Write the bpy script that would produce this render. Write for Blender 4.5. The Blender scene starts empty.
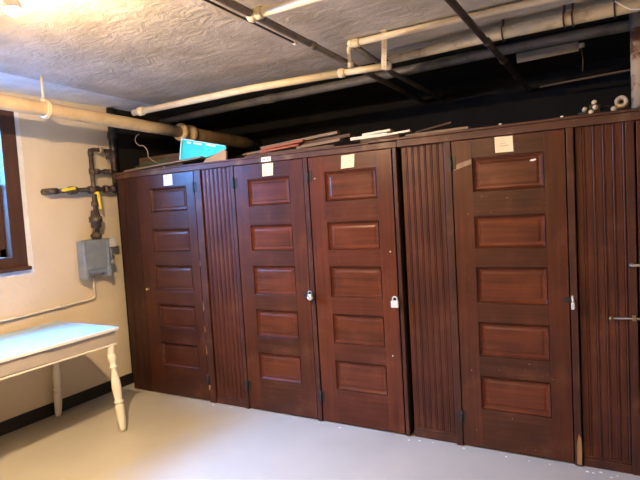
import bpy, bmesh, math, random
from mathutils import Vector, Matrix, Euler
random.seed(7)
PI = math.pi
sc = bpy.context.scene
COL = sc.collection

# ---------------------------------------------------------------- camera
cam = bpy.data.cameras.new('camera')
cam.sensor_width = 36.0
cam.lens = 523.53 / 640 * 36.0
cam.clip_start = 0.05
camo = bpy.data.objects.new('camera', cam)
camo.location = (2.5818, -3.3903, 1.6505)
camo.rotation_euler = (math.radians(86.360), math.radians(3.377), math.radians(29.374))
COL.objects.link(camo)
sc.camera = camo

# ---------------------------------------------------------------- view, world, daylight
sc.view_settings.view_transform = 'Standard'
sc.view_settings.look = 'None'
sc.view_settings.gamma = 1.0
sc.view_settings.use_curve_mapping = False
sc.view_settings.exposure = 0.72

BULB_STRENGTH = 6300.0
BULB_COLOR = (1.0, 0.695, 0.39)
BULB_FILL_STRENGTH = 3200.0
SKY_POWER = 950.0

w = bpy.data.worlds.new('sky')
sc.world = w
w.use_nodes = True
bg = w.node_tree.nodes['Background']
bg.inputs['Color'].default_value = (0.45, 0.62, 1.0, 1)
bg.inputs['Strength'].default_value = 1.2

sky = bpy.data.lights.new('window_daylight', 'AREA')
sky.shape = 'RECTANGLE'
sky.size = 1.5
sky.size_y = 1.4
sky.energy = SKY_POWER
sky.color = (0.09, 0.38, 1.0)
skyo = bpy.data.objects.new('window_daylight', sky)
skyo.location = (-2.16, -1.60, 2.50)
skyo.rotation_euler = Euler((0, math.radians(-42), 0))
COL.objects.link(skyo)


# ---------------------------------------------------------------- materials
def new_mat(name):
    m = bpy.data.materials.new(name)
    m.use_nodes = True
    return m, m.node_tree, m.node_tree.nodes['Principled BSDF']


def simple(name, col, rough=0.5, metal=0.0, var=0.12, scale=9.0, bump=0.0, bscale=60.0, spec=0.5, coat=0.0):
    m, nt, b = new_mat(name)
    tc = nt.nodes.new('ShaderNodeTexCoord')
    n = nt.nodes.new('ShaderNodeTexNoise')
    n.inputs['Scale'].default_value = scale
    n.inputs['Detail'].default_value = 5
    nt.links.new(tc.outputs['Object'], n.inputs['Vector'])
    r = nt.nodes.new('ShaderNodeValToRGB')
    r.color_ramp.elements[0].position = 0.3
    r.color_ramp.elements[1].position = 0.7
    lo = tuple(c * (1 - var) for c in col)
    hi = tuple(min(1, c * (1 + var)) for c in col)
    r.color_ramp.elements[0].color = (*lo, 1)
    r.color_ramp.elements[1].color = (*hi, 1)
    nt.links.new(n.outputs['Fac'], r.inputs['Fac'])
    nt.links.new(r.outputs['Color'], b.inputs['Base Color'])
    b.inputs['Roughness'].default_value = rough
    b.inputs['Metallic'].default_value = metal
    b.inputs['Specular IOR Level'].default_value = spec
    b.inputs['Coat Weight'].default_value = coat
    if bump:
        n2 = nt.nodes.new('ShaderNodeTexNoise')
        n2.inputs['Scale'].default_value = bscale
        n2.inputs['Detail'].default_value = 6
        nt.links.new(tc.outputs['Object'], n2.inputs['Vector'])
        bp = nt.nodes.new('ShaderNodeBump')
        bp.inputs['Strength'].default_value = bump
        bp.inputs['Distance'].default_value = 0.01
        nt.links.new(n2.outputs['Fac'], bp.inputs['Height'])
        nt.links.new(bp.outputs['Normal'], b.inputs['Normal'])
    return m


def patchy(name, col, col2, rough=0.5, scale=6.0, lo=0.5, hi=0.62, metal=0.0):
    """two colours in irregular worn patches"""
    m, nt, b = new_mat(name)
    tc = nt.nodes.new('ShaderNodeTexCoord')
    n = nt.nodes.new('ShaderNodeTexNoise')
    n.inputs['Scale'].default_value = scale
    n.inputs['Detail'].default_value = 8
    n.inputs['Roughness'].default_value = 0.65
    nt.links.new(tc.outputs['Object'], n.inputs['Vector'])
    r = nt.nodes.new('ShaderNodeValToRGB')
    r.color_ramp.elements[0].position = lo
    r.color_ramp.elements[1].position = hi
    r.color_ramp.elements[0].color = (*col, 1)
    r.color_ramp.elements[1].color = (*col2, 1)
    nt.links.new(n.outputs['Fac'], r.inputs['Fac'])
    nt.links.new(r.outputs['Color'], b.inputs['Base Color'])
    b.inputs['Roughness'].default_value = rough
    b.inputs['Metallic'].default_value = metal
    return m


def wood(name, dark, light, rough=0.38, grain=(38, 38, 1.6), flecks=0.0, coat=0.04, scuff=0.0, scuffcol=(0.17, 0.070, 0.032)):
    m, nt, b = new_mat(name)
    tc = nt.nodes.new('ShaderNodeTexCoord')
    mp = nt.nodes.new('ShaderNodeMapping')
    mp.inputs['Scale'].default_value = grain
    nt.links.new(tc.outputs['Object'], mp.inputs['Vector'])
    n = nt.nodes.new('ShaderNodeTexNoise')
    n.inputs['Scale'].default_value = 1.0
    n.inputs['Detail'].default_value = 6
    n.inputs['Roughness'].default_value = 0.6
    nt.links.new(mp.outputs['Vector'], n.inputs['Vector'])
    n3 = nt.nodes.new('ShaderNodeTexNoise')
    n3.inputs['Scale'].default_value = 2.6
    n3.inputs['Detail'].default_value = 3
    nt.links.new(tc.outputs['Object'], n3.inputs['Vector'])
    mx = nt.nodes.new('ShaderNodeMath')
    mx.operation = 'MULTIPLY_ADD'
    mx.inputs[1].default_value = 0.55
    nt.links.new(n.outputs['Fac'], mx.inputs[0])
    m3 = nt.nodes.new('ShaderNodeMath')
    m3.operation = 'MULTIPLY'
    m3.inputs[1].default_value = 0.45
    nt.links.new(n3.outputs['Fac'], m3.inputs[0])
    nt.links.new(m3.outputs[0], mx.inputs[2])
    r = nt.nodes.new('ShaderNodeValToRGB')
    r.color_ramp.elements[0].position = 0.34
    r.color_ramp.elements[1].position = 0.66
    r.color_ramp.elements[0].color = (*dark, 1)
    r.color_ramp.elements[1].color = (*light, 1)
    nt.links.new(mx.outputs[0], r.inputs['Fac'])
    out = r.outputs['Color']
    if flecks:
        v = nt.nodes.new('ShaderNodeTexVoronoi')
        v.inputs['Scale'].default_value = 5.5
        v.inputs['Randomness'].default_value = 1.0
        nt.links.new(tc.outputs['Object'], v.inputs['Vector'])
        lt = nt.nodes.new('ShaderNodeMath')
        lt.operation = 'LESS_THAN'
        lt.inputs[1].default_value = flecks
        nt.links.new(v.outputs['Distance'], lt.inputs[0])
        mix = nt.nodes.new('ShaderNodeMix')
        mix.data_type = 'RGBA'
        nt.links.new(lt.outputs[0], mix.inputs['Factor'])
        nt.links.new(out, mix.inputs['A'])
        mix.inputs['B'].default_value = (0.45, 0.40, 0.32, 1)
        out = mix.outputs['Result']
    if scuff:
        n5 = nt.nodes.new('ShaderNodeTexNoise')
        n5.inputs['Scale'].default_value = 5.0
        n5.inputs['Detail'].default_value = 9
        n5.inputs['Roughness'].default_value = 0.72
        nt.links.new(tc.outputs['Object'], n5.inputs['Vector'])
        mr = nt.nodes.new('ShaderNodeMapRange')
        mr.inputs['From Min'].default_value = 0.52
        mr.inputs['From Max'].default_value = 0.72
        mr.inputs['To Max'].default_value = scuff
        nt.links.new(n5.outputs['Fac'], mr.inputs['Value'])
        mix = nt.nodes.new('ShaderNodeMix')
        mix.data_type = 'RGBA'
        nt.links.new(mr.outputs['Result'], mix.inputs['Factor'])
        nt.links.new(out, mix.inputs['A'])
        mix.inputs['B'].default_value = (*scuffcol, 1)
        out = mix.outputs['Result']
    nt.links.new(out, b.inputs['Base Color'])
    b.inputs['Roughness'].default_value = rough
    b.inputs['Specular IOR Level'].default_value = 0.22
    b.inputs['Coat Weight'].default_value = coat
    b.inputs['Coat Roughness'].default_value = 0.25
    bp = nt.nodes.new('ShaderNodeBump')
    bp.inputs['Strength'].default_value = 0.12
    bp.inputs['Distance'].default_value = 0.004
    nt.links.new(n.outputs['Fac'], bp.inputs['Height'])
    nt.links.new(bp.outputs['Normal'], b.inputs['Normal'])
    return m


def plaster(name, c1, c2, scale=2.2, bump=0.6, rough=0.75, spec=0.3, bmap=(3.2, 6.5, 5.0)):
    """lumpy trowelled plaster under old paint"""
    m, nt, b = new_mat(name)
    tc = nt.nodes.new('ShaderNodeTexCoord')
    n = nt.nodes.new('ShaderNodeTexNoise')
    n.inputs['Scale'].default_value = scale
    n.inputs['Detail'].default_value = 6
    nt.links.new(tc.outputs['Object'], n.inputs['Vector'])
    r = nt.nodes.new('ShaderNodeValToRGB')
    r.color_ramp.elements[0].position = 0.35
    r.color_ramp.elements[1].position = 0.65
    r.color_ramp.elements[0].color = (*c1, 1)
    r.color_ramp.elements[1].color = (*c2, 1)
    nt.links.new(n.outputs['Fac'], r.inputs['Fac'])
    nt.links.new(r.outputs['Color'], b.inputs['Base Color'])
    b.inputs['Roughness'].default_value = rough
    b.inputs['Specular IOR Level'].default_value = spec
    mp = nt.nodes.new('ShaderNodeMapping')
    mp.inputs['Scale'].default_value = bmap
    mp.inputs['Rotation'].default_value = (0, 0, 0.5)
    nt.links.new(tc.outputs['Object'], mp.inputs['Vector'])
    n2 = nt.nodes.new('ShaderNodeTexNoise')
    n2.inputs['Scale'].default_value = 1.3
    n2.inputs['Detail'].default_value = 7
    n2.inputs['Roughness'].default_value = 0.6
    n2.inputs['Distortion'].default_value = 0.8
    nt.links.new(mp.outputs['Vector'], n2.inputs['Vector'])
    bp = nt.nodes.new('ShaderNodeBump')
    bp.inputs['Strength'].default_value = bump
    bp.inputs['Distance'].default_value = 0.03
    nt.links.new(n2.outputs['Fac'], bp.inputs['Height'])
    nt.links.new(bp.outputs['Normal'], b.inputs['Normal'])
    return m


def emit(name, col, strength):
    m = bpy.data.materials.new(name)
    m.use_nodes = True
    nt = m.node_tree
    nt.nodes.clear()
    e = nt.nodes.new('ShaderNodeEmission')
    e.inputs['Color'].default_value = (*col, 1)
    e.inputs['Strength'].default_value = strength
    o = nt.nodes.new('ShaderNodeOutputMaterial')
    nt.links.new(e.outputs[0], o.inputs['Surface'])
    return m


def glass(name):
    m = bpy.data.materials.new(name)
    m.use_nodes = True
    nt = m.node_tree
    nt.nodes.clear()
    t = nt.nodes.new('ShaderNodeBsdfTransparent')
    t.inputs['Color'].default_value = (0.93, 0.96, 0.97, 1)
    g = nt.nodes.new('ShaderNodeBsdfGlossy')
    g.inputs['Roughness'].default_value = 0.03
    mx = nt.nodes.new('ShaderNodeMixShader')
    mx.inputs[0].default_value = 0.07
    o = nt.nodes.new('ShaderNodeOutputMaterial')
    nt.links.new(t.outputs[0], mx.inputs[1])
    nt.links.new(g.outputs[0], mx.inputs[2])
    nt.links.new(mx.outputs[0], o.inputs['Surface'])
    return m


M = {}
M['floor'] = simple('floor_grey_gloss_paint', (0.445, 0.425, 0.365), rough=0.22, var=0.05, scale=2.0, bump=0.05, bscale=14)
M['ceiling'] = plaster('ceiling_plaster', (0.46, 0.405, 0.32), (0.60, 0.535, 0.44), scale=4, bump=0.45, bmap=(5.5, 9.0, 5.0))
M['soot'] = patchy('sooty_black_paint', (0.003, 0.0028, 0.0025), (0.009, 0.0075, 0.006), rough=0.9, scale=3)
M['wall'] = plaster('wall_cream_paint', (0.64, 0.54, 0.385), (0.70, 0.60, 0.44), scale=1.2, bump=0.18, rough=0.6)
M['white_plaster'] = plaster('white_window_plaster', (0.72, 0.70, 0.66), (0.82, 0.80, 0.76), scale=8, bump=0.5)
M['black_base'] = simple('black_baseboard_paint', (0.012, 0.011, 0.010), rough=0.5)
M['door'] = wood('mahogany_stile', (0.034, 0.0088, 0.004), (0.095, 0.0245, 0.0088), rough=0.34, flecks=0.004, scuff=0.32)
M['rail'] = wood('mahogany_rail', (0.028, 0.0085, 0.004), (0.080, 0.0225, 0.009), rough=0.34, grain=(1.6, 38, 38), scuff=0.32)
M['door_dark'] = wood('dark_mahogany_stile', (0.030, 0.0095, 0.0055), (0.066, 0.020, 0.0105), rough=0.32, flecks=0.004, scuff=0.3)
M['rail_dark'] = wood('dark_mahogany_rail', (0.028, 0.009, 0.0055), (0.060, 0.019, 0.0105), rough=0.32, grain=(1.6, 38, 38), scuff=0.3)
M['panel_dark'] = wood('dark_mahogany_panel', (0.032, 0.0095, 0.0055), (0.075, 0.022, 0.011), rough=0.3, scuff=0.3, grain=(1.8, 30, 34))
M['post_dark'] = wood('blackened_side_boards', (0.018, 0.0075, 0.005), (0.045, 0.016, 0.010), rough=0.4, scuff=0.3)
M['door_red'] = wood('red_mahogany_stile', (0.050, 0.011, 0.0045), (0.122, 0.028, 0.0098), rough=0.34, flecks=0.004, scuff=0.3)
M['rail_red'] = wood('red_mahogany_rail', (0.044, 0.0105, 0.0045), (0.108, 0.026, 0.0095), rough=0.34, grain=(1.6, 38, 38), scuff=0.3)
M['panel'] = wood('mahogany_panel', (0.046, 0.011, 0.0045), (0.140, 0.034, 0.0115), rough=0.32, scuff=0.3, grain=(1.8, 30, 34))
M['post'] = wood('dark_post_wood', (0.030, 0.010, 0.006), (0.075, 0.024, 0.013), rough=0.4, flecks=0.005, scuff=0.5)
M['bead'] = wood('beadboard_wood', (0.036, 0.0095, 0.005), (0.095, 0.0255, 0.0105), rough=0.4, grain=(52, 52, 1.2), scuff=0.35)
M['fascia'] = wood('fascia_wood', (0.045, 0.019, 0.012), (0.11, 0.048, 0.027), rough=0.5, grain=(1.4, 40, 40), coat=0.05, scuff=0.75, scuffcol=(0.24, 0.155, 0.09))
M['scrape'] = wood('scraped_wood', (0.20, 0.12, 0.07), (0.34, 0.23, 0.14), rough=0.7, coat=0)
M['inside'] = simple('unpainted_inner_boards', (0.02, 0.012, 0.008), rough=0.8)
M['bare'] = wood('bare_split_wood', (0.25, 0.11, 0.045), (0.38, 0.18, 0.07), rough=0.7, coat=0)
M['iron'] = simple('dark_iron_hinge', (0.035, 0.028, 0.024), rough=0.45, metal=0.6)
M['steel'] = simple('worn_steel', (0.55, 0.53, 0.50), rough=0.3, metal=0.9)
M['brass'] = simple('tarnished_brass', (0.62, 0.50, 0.26), rough=0.35, metal=0.8)
M['oldbrass'] = simple('dull_old_brass', (0.22, 0.16, 0.09), rough=0.45, metal=0.5)
M['lockface'] = simple('pale_lock_face', (0.72, 0.70, 0.66), rough=0.35, metal=0.2)
M['black'] = simple('black_enamel', (0.01, 0.01, 0.01), rough=0.4)
M['paper'] = simple('cream_paper', (0.82, 0.69, 0.43), rough=0.8, var=0.05, scale=25)
M['paperw'] = simple('white_paper', (0.86, 0.84, 0.78), rough=0.8, var=0.05, scale=25)
M['ink'] = simple('faded_ink', (0.38, 0.31, 0.22), rough=0.9)
M['inkd'] = simple('dark_ink', (0.10, 0.06, 0.05), rough=0.9)
M['table'] = simple('table_white_gloss', (0.80, 0.79, 0.77), rough=0.28, var=0.03)
M['tabletop'] = simple('daylight_tinted_gloss', (0.36, 0.57, 0.76), rough=0.25, var=0.03)  # blue of the window daylight is put into the top's colour
M['taupe'] = simple('taupe_enamel', (0.40, 0.355, 0.30), rough=0.35, var=0.04)
M['leg'] = simple('table_cream_enamel', (0.74, 0.70, 0.60), rough=0.35, var=0.03)
M['brown_frame'] = wood('window_brown_paint', (0.055, 0.028, 0.020), (0.085, 0.043, 0.030), rough=0.4)
M['glass'] = glass('window_glass')
M['slat'] = simple('blind_slat', (0.20, 0.24, 0.36), rough=0.6)
M['meter'] = simple('grey_meter_paint', (0.20, 0.235, 0.27), rough=0.42, var=0.15, scale=14)
M['meterpale'] = simple('pale_meter_plastic', (0.48, 0.47, 0.45), rough=0.5)
M['gaspipe'] = patchy('black_iron_gas_pipe', (0.07, 0.05, 0.042), (0.14, 0.105, 0.085), rough=0.5, scale=20, metal=0.3)
M['yellow'] = simple('yellow_lever_coat', (0.80, 0.66, 0.05), rough=0.5)
M['conduit'] = simple('cream_painted_conduit', (0.62, 0.56, 0.45), rough=0.5)
M['creampipe'] = patchy('cream_pipe_paint', (0.66, 0.56, 0.38), (0.52, 0.42, 0.26), rough=0.5, scale=7, lo=0.52, hi=0.72)
M['dirtycream'] = patchy('stained_cream_pipe_paint', (0.50, 0.42, 0.28), (0.22, 0.17, 0.11), rough=0.6, scale=7, lo=0.5, hi=0.7)
M['tanpipe'] = patchy('tan_pipe_paint', (0.60, 0.46, 0.28), (0.48, 0.35, 0.21), rough=0.5, scale=6, lo=0.45, hi=0.65)
M['brownwrap'] = patchy('brown_wrapped_pipe', (0.20, 0.13, 0.07), (0.12, 0.075, 0.04), rough=0.75, scale=6)
M['greypipe'] = patchy('dull_grey_pipe', (0.15, 0.145, 0.14), (0.085, 0.082, 0.08), rough=0.5, scale=7)
M['brownpipe'] = patchy('brown_grey_pipe', (0.20, 0.155, 0.115), (0.12, 0.09, 0.07), rough=0.5, scale=12)
M['ironpipe'] = patchy('rusty_iron_pipe', (0.055, 0.033, 0.024), (0.03, 0.02, 0.016), rough=0.55, scale=12)
M['rust'] = patchy('cream_and_rust_riser', (0.45, 0.36, 0.24), (0.13, 0.05, 0.02), rough=0.7, scale=5, lo=0.46, hi=0.54)
M['blackpipe'] = simple('black_riser', (0.018, 0.018, 0.020), rough=0.3)
M['rod'] = simple('tan_rod', (0.14, 0.10, 0.06), rough=0.6)
M['fixture'] = simple('dusty_grey_tin', (0.20, 0.18, 0.15), rough=0.6)
M['porcelain'] = simple('white_porcelain', (0.85, 0.84, 0.80), rough=0.25)
M['bulb'] = emit('lit_bulb', BULB_COLOR, BULB_STRENGTH)
M['bulb_fill'] = emit('rear_fill_bulb', BULB_COLOR, BULB_FILL_STRENGTH)
M['board_grey'] = wood('weathered_board', (0.16, 0.11, 0.07), (0.27, 0.20, 0.13), rough=0.75, grain=(1.5, 40, 40), coat=0)
M['board_red'] = wood('red_stained_board', (0.22, 0.06, 0.025), (0.34, 0.10, 0.045), rough=0.6, grain=(1.5, 40, 40), coat=0)
M['board_dark'] = wood('dark_board', (0.06, 0.035, 0.02), (0.12, 0.075, 0.045), rough=0.7, grain=(1.5, 40, 40), coat=0)
M['board_white'] = simple('white_painted_board', (0.78, 0.72, 0.60), rough=0.6, var=0.08)
M['card'] = simple('brown_cardboard', (0.40, 0.26, 0.13), rough=0.85)
M['teal'] = simple('teal_plastic', (0.004, 0.44, 0.28), rough=0.35, var=0.2, scale=6)
M['tealrim'] = simple('pale_teal_rim', (0.45, 0.75, 0.72), rough=0.35)
M['wire'] = simple('pale_wire', (0.40, 0.34, 0.26), rough=0.5)
M['green'] = simple('dusty_green_bristle', (0.07, 0.12, 0.075), rough=0.9)
M['cream_knob'] = simple('cream_porcelain', (0.74, 0.62, 0.38), rough=0.4)
M['tape'] = simple('pale_tape', (0.50, 0.44, 0.34), rough=0.6)


# ---------------------------------------------------------------- mesh helpers
class MB:
    def __init__(self):
        self.bm = bmesh.new()
        self.mi = 0

    def _fin(self, faces, smooth):
        for f in faces:
            f.material_index = self.mi
            f.smooth = smooth

    def box(self, x0, x1, y0, y1, z0, z1, bev=0.0, mtx=None):
        t = bmesh.new()
        bmesh.ops.create_cube(t, size=1.0)
        for v in t.verts:
            v.co = Vector(((x0 + x1) / 2 + v.co.x * (x1 - x0), (y0 + y1) / 2 + v.co.y * (y1 - y0), (z0 + z1) / 2 + v.co.z * (z1 - z0)))
        if bev:
            bmesh.ops.bevel(t, geom=list(t.edges), offset=bev, segments=2, affect='EDGES', profile=0.5)
        if mtx:
            bmesh.ops.transform(t, matrix=mtx, verts=t.verts)
        self._merge(t, False)
        return self

    def _merge(self, t, smooth):
        vm = {}
        for v in t.verts:
            vm[v] = self.bm.verts.new(v.co)
        fs = []
        for f in t.faces:
            try:
                fs.append(self.bm.faces.new([vm[v] for v in f.verts]))
            except ValueError:
                pass
        self._fin(fs, smooth)
        t.free()

    def bar(self, a, b, w, h, up=(0, 0, 1), bev=0.0):
        """rectangular bar from a to b, w across, h along 'up'"""
        a, b = Vector(a), Vector(b)
        d = b - a
        L = d.length
        x = d.normalized()
        y = Vector(up).cross(x).normalized()
        z = x.cross(y)
        mt = Matrix.Translation((a + b) / 2) @ Matrix((x, y, z)).transposed().to_4x4()
        return self.box(-L / 2, L / 2, -w / 2, w / 2, -h / 2, h / 2, bev, mt)

    def tube(self, pts, r, seg=14, cap=True):
        pts = [Vector(p) for p in pts]
        rs = r if isinstance(r, (list, tuple)) else [r] * len(pts)
        rings = []
        prev = None
        for i, p in enumerate(pts):
            if i == 0:
                d = pts[1] - p
            elif i == len(pts) - 1:
                d = p - pts[i - 1]
            else:
                d = (pts[i + 1] - p).normalized() + (p - pts[i - 1]).normalized()
            d.normalize()
            if prev is None:
                u = d.orthogonal().normalized()
            else:
                u = (prev - d * prev.dot(d)).normalized()
            prev = u
            v = d.cross(u)
            ring = []
            for k in range(seg):
                a = 2 * PI * k / seg
                ring.append(self.bm.verts.new(p + (u * math.cos(a) + v * math.sin(a)) * rs[i]))
            rings.append(ring)
        fs = []
        for A, B in zip(rings, rings[1:]):
            for k in range(seg):
                fs.append(self.bm.faces.new((A[k], A[(k + 1) % seg], B[(k + 1) % seg], B[k])))
        self._fin(fs, True)
        if cap:
            self._fin([self.bm.faces.new(rings[0][::-1]), self.bm.faces.new(rings[-1])], False)
        return self

    def lathe(self, prof, a, axis=(0, 0, 1), seg=20):
        """profile [(radius, distance along axis)] turned about the axis from point a"""
        ax = Vector(axis).normalized()
        a = Vector(a)
        u = ax.orthogonal().normalized()
        v = ax.cross(u)
        rings = []
        for r, h in prof:
            rings.append([self.bm.verts.new(a + ax * h + (u * math.cos(2 * PI * k / seg) + v * math.sin(2 * PI * k / seg)) * max(r, 1e-4)) for k in range(seg)])
        fs = []
        for A, B in zip(rings, rings[1:]):
            for k in range(seg):
                fs.append(self.bm.faces.new((A[k], A[(k + 1) % seg], B[(k + 1) % seg], B[k])))
        fs.append(self.bm.faces.new(rings[0][::-1]))
        fs.append(self.bm.faces.new(rings[-1]))
        self._fin(fs, True)
        return self

    def ball(self, c, r, seg=14):
        n = 9
        return self.lathe([(r * math.sin(PI * i / n), -r * math.cos(PI * i / n)) for i in range(n + 1)], c, seg=seg)

    def torus(self, c, R, r, normal=(0, 0, 1), seg=28, sub=10):
        ax = Vector(normal).normalized()
        u = ax.orthogonal().normalized()
        v = ax.cross(u)
        c = Vector(c)
        rings = []
        for i in range(seg):
            a = 2 * PI * i / seg
            d = u * math.cos(a) + v * math.sin(a)
            rings.append([self.bm.verts.new(c + d * (R + r * math.cos(2 * PI * k / sub)) + ax * (r * math.sin(2 * PI * k / sub))) for k in range(sub)])
        fs = []
        for i in range(seg):
            A, B = rings[i], rings[(i + 1) % seg]
            for k in range(sub):
                fs.append(self.bm.faces.new((A[k], B[k], B[(k + 1) % sub], A[(k + 1) % sub])))
        self._fin(fs, True)
        return self

    def prism(self, poly, y0, y1, axis='y', smooth=False):
        """polygon of (x,z) extruded along y, or (x,y) extruded along z"""
        def P(p, t):
            return (p[0], t, p[1]) if axis == 'y' else (p[0], p[1], t) if axis == 'z' else (t, p[0], p[1])
        A = [self.bm.verts.new(P(p, y0)) for p in poly]
        B = [self.bm.verts.new(P(p, y1)) for p in poly]
        n = len(poly)
        fs = [self.bm.faces.new(A), self.bm.faces.new(B[::-1])]
        for k in range(n):
            fs.append(self.bm.faces.new((A[k], B[k], B[(k + 1) % n], A[(k + 1) % n])))
        self._fin(fs, smooth)
        return self

    def quad(self, *p):
        self._fin([self.bm.faces.new([self.bm.verts.new(q) for q in p])], False)
        return self


ORG = {}


def obj(name, mb, mats, parent=None, label=None, origin=None):
    if not isinstance(mats, (list, tuple)):
        mats = [mats]
    bm = mb.bm
    bmesh.ops.recalc_face_normals(bm, faces=bm.faces)
    if parent is not None:
        og = ORG[parent.name]
    else:
        og = Vector(origin) if origin is not None else None
        if og is None:
            xs = [v.co.x for v in bm.verts]; ys = [v.co.y for v in bm.verts]; zs = [v.co.z for v in bm.verts]
            og = Vector(((min(xs) + max(xs)) / 2, (min(ys) + max(ys)) / 2, min(zs)))
    for v in bm.verts:
        v.co -= og
    me = bpy.data.meshes.new(name)
    bm.to_mesh(me)
    bm.free()
    for m in mats:
        me.materials.append(m)
    o = bpy.data.objects.new(name, me)
    COL.objects.link(o)
    if parent is not None:
        o.parent = parent
    else:
        o.location = og
    ORG[o.name] = og
    if label:
        o['label'] = label
    return o


def tag(o, label, cat, group=None):
    o['label'] = label
    o['category'] = cat
    if group:
        o['group'] = group
    return o


def thing(name, label, cat, loc, group=None):
    o = bpy.data.objects.new(name, None)
    o.empty_display_size = 0.1
    COL.objects.link(o)
    o.location = loc
    ORG[o.name] = Vector(loc)
    return tag(o, label, cat, group)


def struct(name, mb, mats, label=None, parent=None, origin=(0, 0, 0)):
    o = obj(name, mb, mats, parent, origin=origin)
    if parent is None:
        o['kind'] = 'structure'
        if label:
            o['label'] = label
    return o


# ================================================================ THE SETTING
XW, XR, YF, YB = -1.68, 4.3, -5.6, 1.65       # left wall, right wall, wall behind the camera, back wall
ZC, ZR = 2.715, 2.725                            # plaster ceiling, recess along the window wall
YD = 0.37                                      # black painted part of the ceiling starts here

mb = MB(); mb.box(XW - .2, XR + .2, YF - .2, YB + .2, -0.12, 0.0)
struct('floor', mb, M['floor'], 'glossy light grey painted concrete floor')

mb = MB()
edge = [(-1.11, YF - .1), (-1.125, -1.2), (-1.26, YD), (XR + .1, YD), (XR + .1, YF - .1)]
mb.prism(edge, ZC, ZR + .1, axis='z')
mb.mi = 2
mb.box(XW - .2, -1.105, YF - .1, YD, ZR, ZR + .12)
mb.mi = 1
mb.box(XW - .2, XR + .2, YD + .001, YB + .2, ZC, ZR + .1)
struct('ceiling', mb, [M['ceiling'], M['soot'], M['white_plaster']], 'low plastered basement ceiling, sooty black above the lockers')

# left wall with the window opening; sooty behind the lockers
WY0, WY1, WZ0, WZ1 = -2.20, -0.95, 1.385, 2.50
mb = MB()
YS = 0.135
mb.box(XW - .2, XW, YF - .1, WY0, 0, ZR + .1)
mb.box(XW - .2, XW, WY1, YS, 0, ZR + .1)
mb.box(XW - .2, XW, WY0, WY1, 0, WZ0)
mb.box(XW - .2, XW, WY0, WY1, WZ1, ZR + .1)
mb.mi = 1
mb.box(XW - .2, XW, YS, YB + .1, 0, ZR + .1)
struct('wall_left', mb, [M['wall'], M['soot']], 'cream painted masonry wall with a window')
mb = MB(); mb.box(XW - .2, XR + .2, YB, YB + .2, 0, ZR + .1)
struct('wall_back', mb, M['soot'], 'dark wall behind the lockers')
mb = MB(); mb.box(XR, XR + .2, YF - .1, YB + .2, 0, ZR + .1)
struct('wall_right', mb, M['wall'])
mb = MB(); mb.box(XW - .2, XR + .2, YF - .2, YF, 0, ZR + .1)
struct('wall_rear', mb, M['wall'])

mb = MB(); mb.box(XW + .0005, XW + .022, YF, 0.13, 0.001, 0.105, .004)
struct('baseboard_left', mb, M['black_base'], 'black painted baseboard along the cream wall')

# window
mb = MB(); FW = 0.125
for a, b, c, d in ((WY1 - .005, -0.83, 1.29, 2.575), (-2.325, WY0 + .005, 1.29, 2.575), (WY0, WY1, 1.29, 1.39), (WY0, WY1, 2.495, 2.575)):
    mb.box(XW - .06, XW + .025, a, b, c, d, .004)
mb.box(XW - .06, XW + .06, -2.36, -0.82, 1.275, 1.305, .006)
win = struct('window_1', mb, M['brown_frame'], 'brown framed basement window in the cream wall')
mb = MB()
for a, b, c, d in ((WY1 - .05, WY1, 1.39, 1.98), (WY0, WY0 + .05, 1.39, 1.98), (WY0, WY1, 1.39, 1.46), (WY0, WY1, 1.945, 1.985)):
    mb.box(XW - .10, XW - .062, a, b, c, d, .003)
obj('lower_sash', mb, M['brown_frame'], win)
mb = MB()
for a, b, c, d in ((WY1 - .05, WY1, 1.95, 2.495), (WY0, WY0 + .05, 1.95, 2.495), (WY0, WY1, 2.44, 2.495), (WY0, WY1, 1.95, 1.99)):
    mb.box(XW - .145, XW - .105, a, b, c, d, .003)
obj('upper_sash', mb, M['brown_frame'], win)
mb = MB()
mb.box(XW - .084, XW - .080, WY0 + .05, WY1 - .05, 1.46, 1.945)
mb.box(XW - .128, XW - .124, WY0 + .05, WY1 - .05, 1.99, 2.44)
obj('glass_pane', mb, M['glass'], win)
mb = MB()
for k in range(20):
    z = 1.995 + k * .0225
    mb.bar((XW - .172, WY0 + .03, z), (XW - .172, WY1 - .01, z), .018, .002, up=(.5, 0, .86))
obj('blind_slats', mb, M['slat'], win)
mb = MB()
pl = [(-0.829, 1.245), (-0.772, 1.24), (-0.775, 1.5), (-0.782, 1.9), (-0.776, 2.2), (-0.785, 2.62), (-0.829, 2.62)]
mb.prism(pl, XW + .0005, XW + .007, axis='x')
mb.prism([(-2.4, 1.232), (-0.79, 1.232), (-0.79, 1.274), (-2.4, 1.274)], XW + .0005, XW + .006, axis='x')
struct('trim_1', mb, M['white_plaster'], 'white plaster edge around the brown window frame')

# ================================================================ LOCKERS
ZT = 2.02
PZ = [(.272, .494), (.626, .848), (.974, 1.205), (1.325, 1.53), (1.685, 1.90)]
DEP = 0.86


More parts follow.
